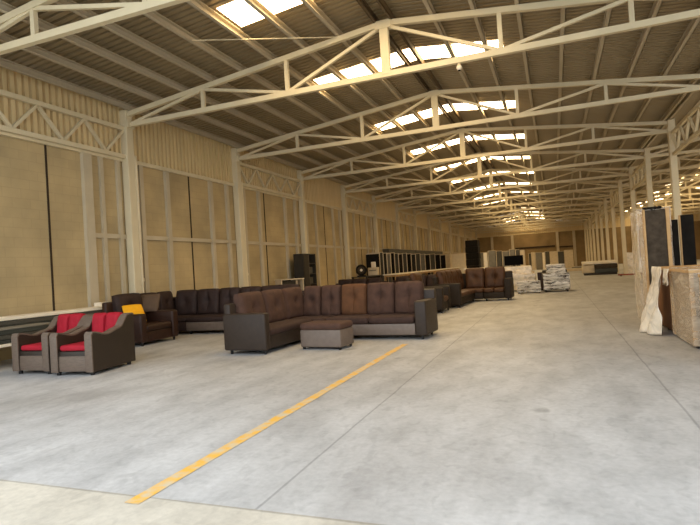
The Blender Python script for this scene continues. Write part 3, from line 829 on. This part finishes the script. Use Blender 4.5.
for y in (-.2, .2): part('roller', 'foot', pt, lambda b: prism(b, [(1.0 + .04 * math.cos(q * PI / 6), .04 + .04 * math.sin(q * PI / 6)) for q in range(12)], y - .05, y + .05, 1))
wr = thing('wrapped_bundle', 'white wrapped bundle standing near the pallet truck', 'bundle', (4.35, 37.6, 0), 0)
part('body', 'ivory', wr, lambda b: box(b, (-.22, -.2, 0), (.22, .2, 1.3), .05))
part('plastic_wrap', 'film_milky', wr, lambda b: wrap_mesh(b, (-.23, -.21, .02), (.23, .21, 1.33), .05, 21), True)

# ------------------------------------------------------------------ wrapped furniture on the right
def crate(name, label, lo, hi, body, wrap, seed, posts=True):
    c = thing(name, label, 'crate', (lo[0], lo[1], 0), 0, None)
    s = [q - p for p, q in zip(lo, hi)]
    part('body', body, c, lambda b: box(b, (.02, .02, .05), (s[0] - .02, s[1] - .02, hi[2] - .04), .006, 1))
    if posts:
        for x in (0, s[0] - .05):
            for y in (0, s[1] - .05):
                part('corner_post', 'card', c, lambda b: box(b, (x, y, .04), (x + .05, y + .05, hi[2] - .02), .004, 1))
        part('top_board', 'card', c, lambda b: box(b, (-.01, -.01, hi[2] - .04), (s[0] + .01, s[1] + .01, hi[2]), .004, 1))
    part('skid', 'shelf', c, lambda b: [box(b, (.05, y, 0), (s[0] - .05, y + .09, .05)) for y in (.05, s[1] / 2 - .045, s[1] - .14)])
    if wrap:
        part('plastic_wrap', wrap, c, lambda b: wrap_mesh(b, (-.005, -.005, .04), (s[0] + .005, s[1] + .005, hi[2] + .012), .012, seed, 16), True, 'clear wrinkled stretch film')
    return c
crate('furniture_crate', 'film-wrapped crate with tan corner posts at the right edge of the photo', (1.66, 8.25, 0), (2.7, 9.52, 1.05), 'crate', 'film', 31)
crate('furniture_crate', 'wrapped crate nearest the camera, mostly cut off by the right edge', (1.75, 6.9, 0), (2.75, 8.17, 1.0), 'crate', 'film', 33)
cb = crate('furniture_crate', 'brown cardboard crate behind the film-wrapped one, plastic hanging over it', (1.66, 9.58, 0), (2.62, 11.0, 1.05), 'card_dk', None, 35)
# loose plastic hanging from the brown crate to the floor
bm = bmesh.new(); nu, nv = 34, 26; grid = []
for i in range(nu + 1):
    u = i / nu; rowv = []
    for j in range(nv + 1):
        v = j / nv
        z = 1.065 * (1 - v) + .012
        half = .36 + .2 * v ** .8
        yy = 9.98 + (u - .5) * 2 * half + .1 * v
        bulge = .04 + .26 * v ** 1.1 * math.sin(PI * min(1, .15 + .7 * u)) + .035 * (.4 + v) * math.sin(u * 21 + 2 * math.sin(v * 5)) + .03 * noise.noise(Vector((u * 6, v * 6, 2)))
        rowv.append(bm.verts.new((1.60 - max(.0, bulge), yy, z)))
    grid.append(rowv)
for i in range(nu):
    for j in range(nv): bm.faces.new((grid[i][j], grid[i + 1][j], grid[i + 1][j + 1], grid[i][j + 1]))
o = obj('plastic_sheet', bm, 'film_milky', None, True); tag(o, 'loose white plastic sheet bunched down the corner of the brown crate', 'plastic sheet')
md = o.modifiers.new('thick', 'SOLIDIFY'); md.thickness = .004
bm = bmesh.new()
pv = None
for i in range(15):
    u = i / 14
    cur = [bm.verts.new((1.63 - .02 - .03 * math.sin(u * 17 + v * 3) ** 2 - .02 * v, 9.28 + u * .36, 1.05 - v * (.16 + .1 * math.sin(u * 7 + 1) ** 2))) for v in (0, .33, .66, 1)]
    if pv:
        for a in range(3): bm.faces.new((pv[a], cur[a], cur[a + 1], pv[a + 1]))
    pv = cur
o = obj('plastic_flap', bm, 'film_milky', cb, True); o.location = (-1.66, -9.58, 0); md = o.modifiers.new('thick', 'SOLIDIFY'); md.thickness = .003

# tall wrapped bundle
tb = thing('wrapped_bundle', 'tall film-wrapped bundle of panels with a dark face behind the crates', 'bundle', (1.59, 11.3, 0), R(-1.5))
part('panel', 'charcoal', tb, lambda b: box(b, (.035, -.02, .06), (.37, .05, 2.10), .004, 1), False, 'dark grey front panel')
part('panel', 'ivory', tb, lambda b: box(b, (.04, .06, .06), (.4, 1.0, 2.08), .004, 1))
part('edge_protector', 'card', tb, lambda b: box(b, (.0, -.04, .04), (.035, .06, 2.12), .005, 1), False, 'tan cardboard edge strip')
part('edge_protector', 'card', tb, lambda b: box(b, (.37, -.04, .04), (.43, .06, 2.12), .005, 1), False, 'tan cardboard edge strip')
part('cap', 'black', tb, lambda b: box(b, (.02, -.02, 2.12), (.32, .6, 2.16), .01))
part('plastic_wrap', 'film_upright', tb, lambda b: wrap_mesh(b, (-.1, .05, .03), (.46, 1.05, 2.14), .02, 41, 20), True, 'clear wrinkled stretch film')
part('pallet', 'timber', tb, lambda b: box(b, (0, .0, 0), (.45, 1.0, .05)))
# two black uprights behind the crates
def black_panel(label, x, y, w, h, rz, lean):
    t = thing('tall_cabinet', label, 'cabinet', (x, y, 0), rz, None)
    part('body', 'black', t, lambda b: box(b, (0, 0, 0), (w, .22, h), .012, 2))
    part('edge_strip', 'card', t, lambda b: (box(b, (-.03, -.006, 0), (0, .05, h)),), False, 'pale cardboard edge strip')
    return t
black_panel('narrow black cabinet between the tall bundle and the wider black one', 2.13, 12.5, .25, 1.95, R(-2), 0)
black_panel('wider black cabinet behind the crates near the right edge', 2.43, 12.5, .23, 2.03, R(-2), 0)

# ------------------------------------------------------------------ light
w = bpy.data.worlds.new('sky'); scn.world = w; w.use_nodes = True
bg = w.node_tree.nodes['Background']
bg.inputs['Color'].default_value = (.86, .93, 1.0, 1); bg.inputs['Strength'].default_value = 2.9

# ------------------------------------------------------------------ camera
yaw, pitch, roll = R(-20.90135), R(.79972), R(-3.53185)
f_ = Vector((math.sin(yaw) * math.cos(pitch), math.cos(yaw) * math.cos(pitch), math.sin(pitch)))
r_ = Vector((math.cos(yaw), -math.sin(yaw), 0)); u_ = r_.cross(f_)
r2 = r_ * math.cos(roll) + u_ * math.sin(roll); u2 = -r_ * math.sin(roll) + u_ * math.cos(roll)
cd = bpy.data.cameras.new('camera'); cam = bpy.data.objects.new('camera', cd); col.objects.link(cam)
mw = Matrix((r2, u2, -f_)).transposed().to_4x4(); mw.translation = (0, 0, 4 / 3)
cam.matrix_world = mw
cd.sensor_width = 36; cd.lens = 534.439 / 700 * 36; cd.clip_end = 300; cd.clip_start = .05
scn.camera = cam

vs = scn.view_settings
vs.view_transform = 'Standard'; vs.look = 'None'; vs.gamma = 1; vs.use_curve_mapping = False; vs.exposure = 0.0
scn.cycles.max_bounces = 8; scn.cycles.diffuse_bounces = 5; scn.cycles.transparent_max_bounces = 12
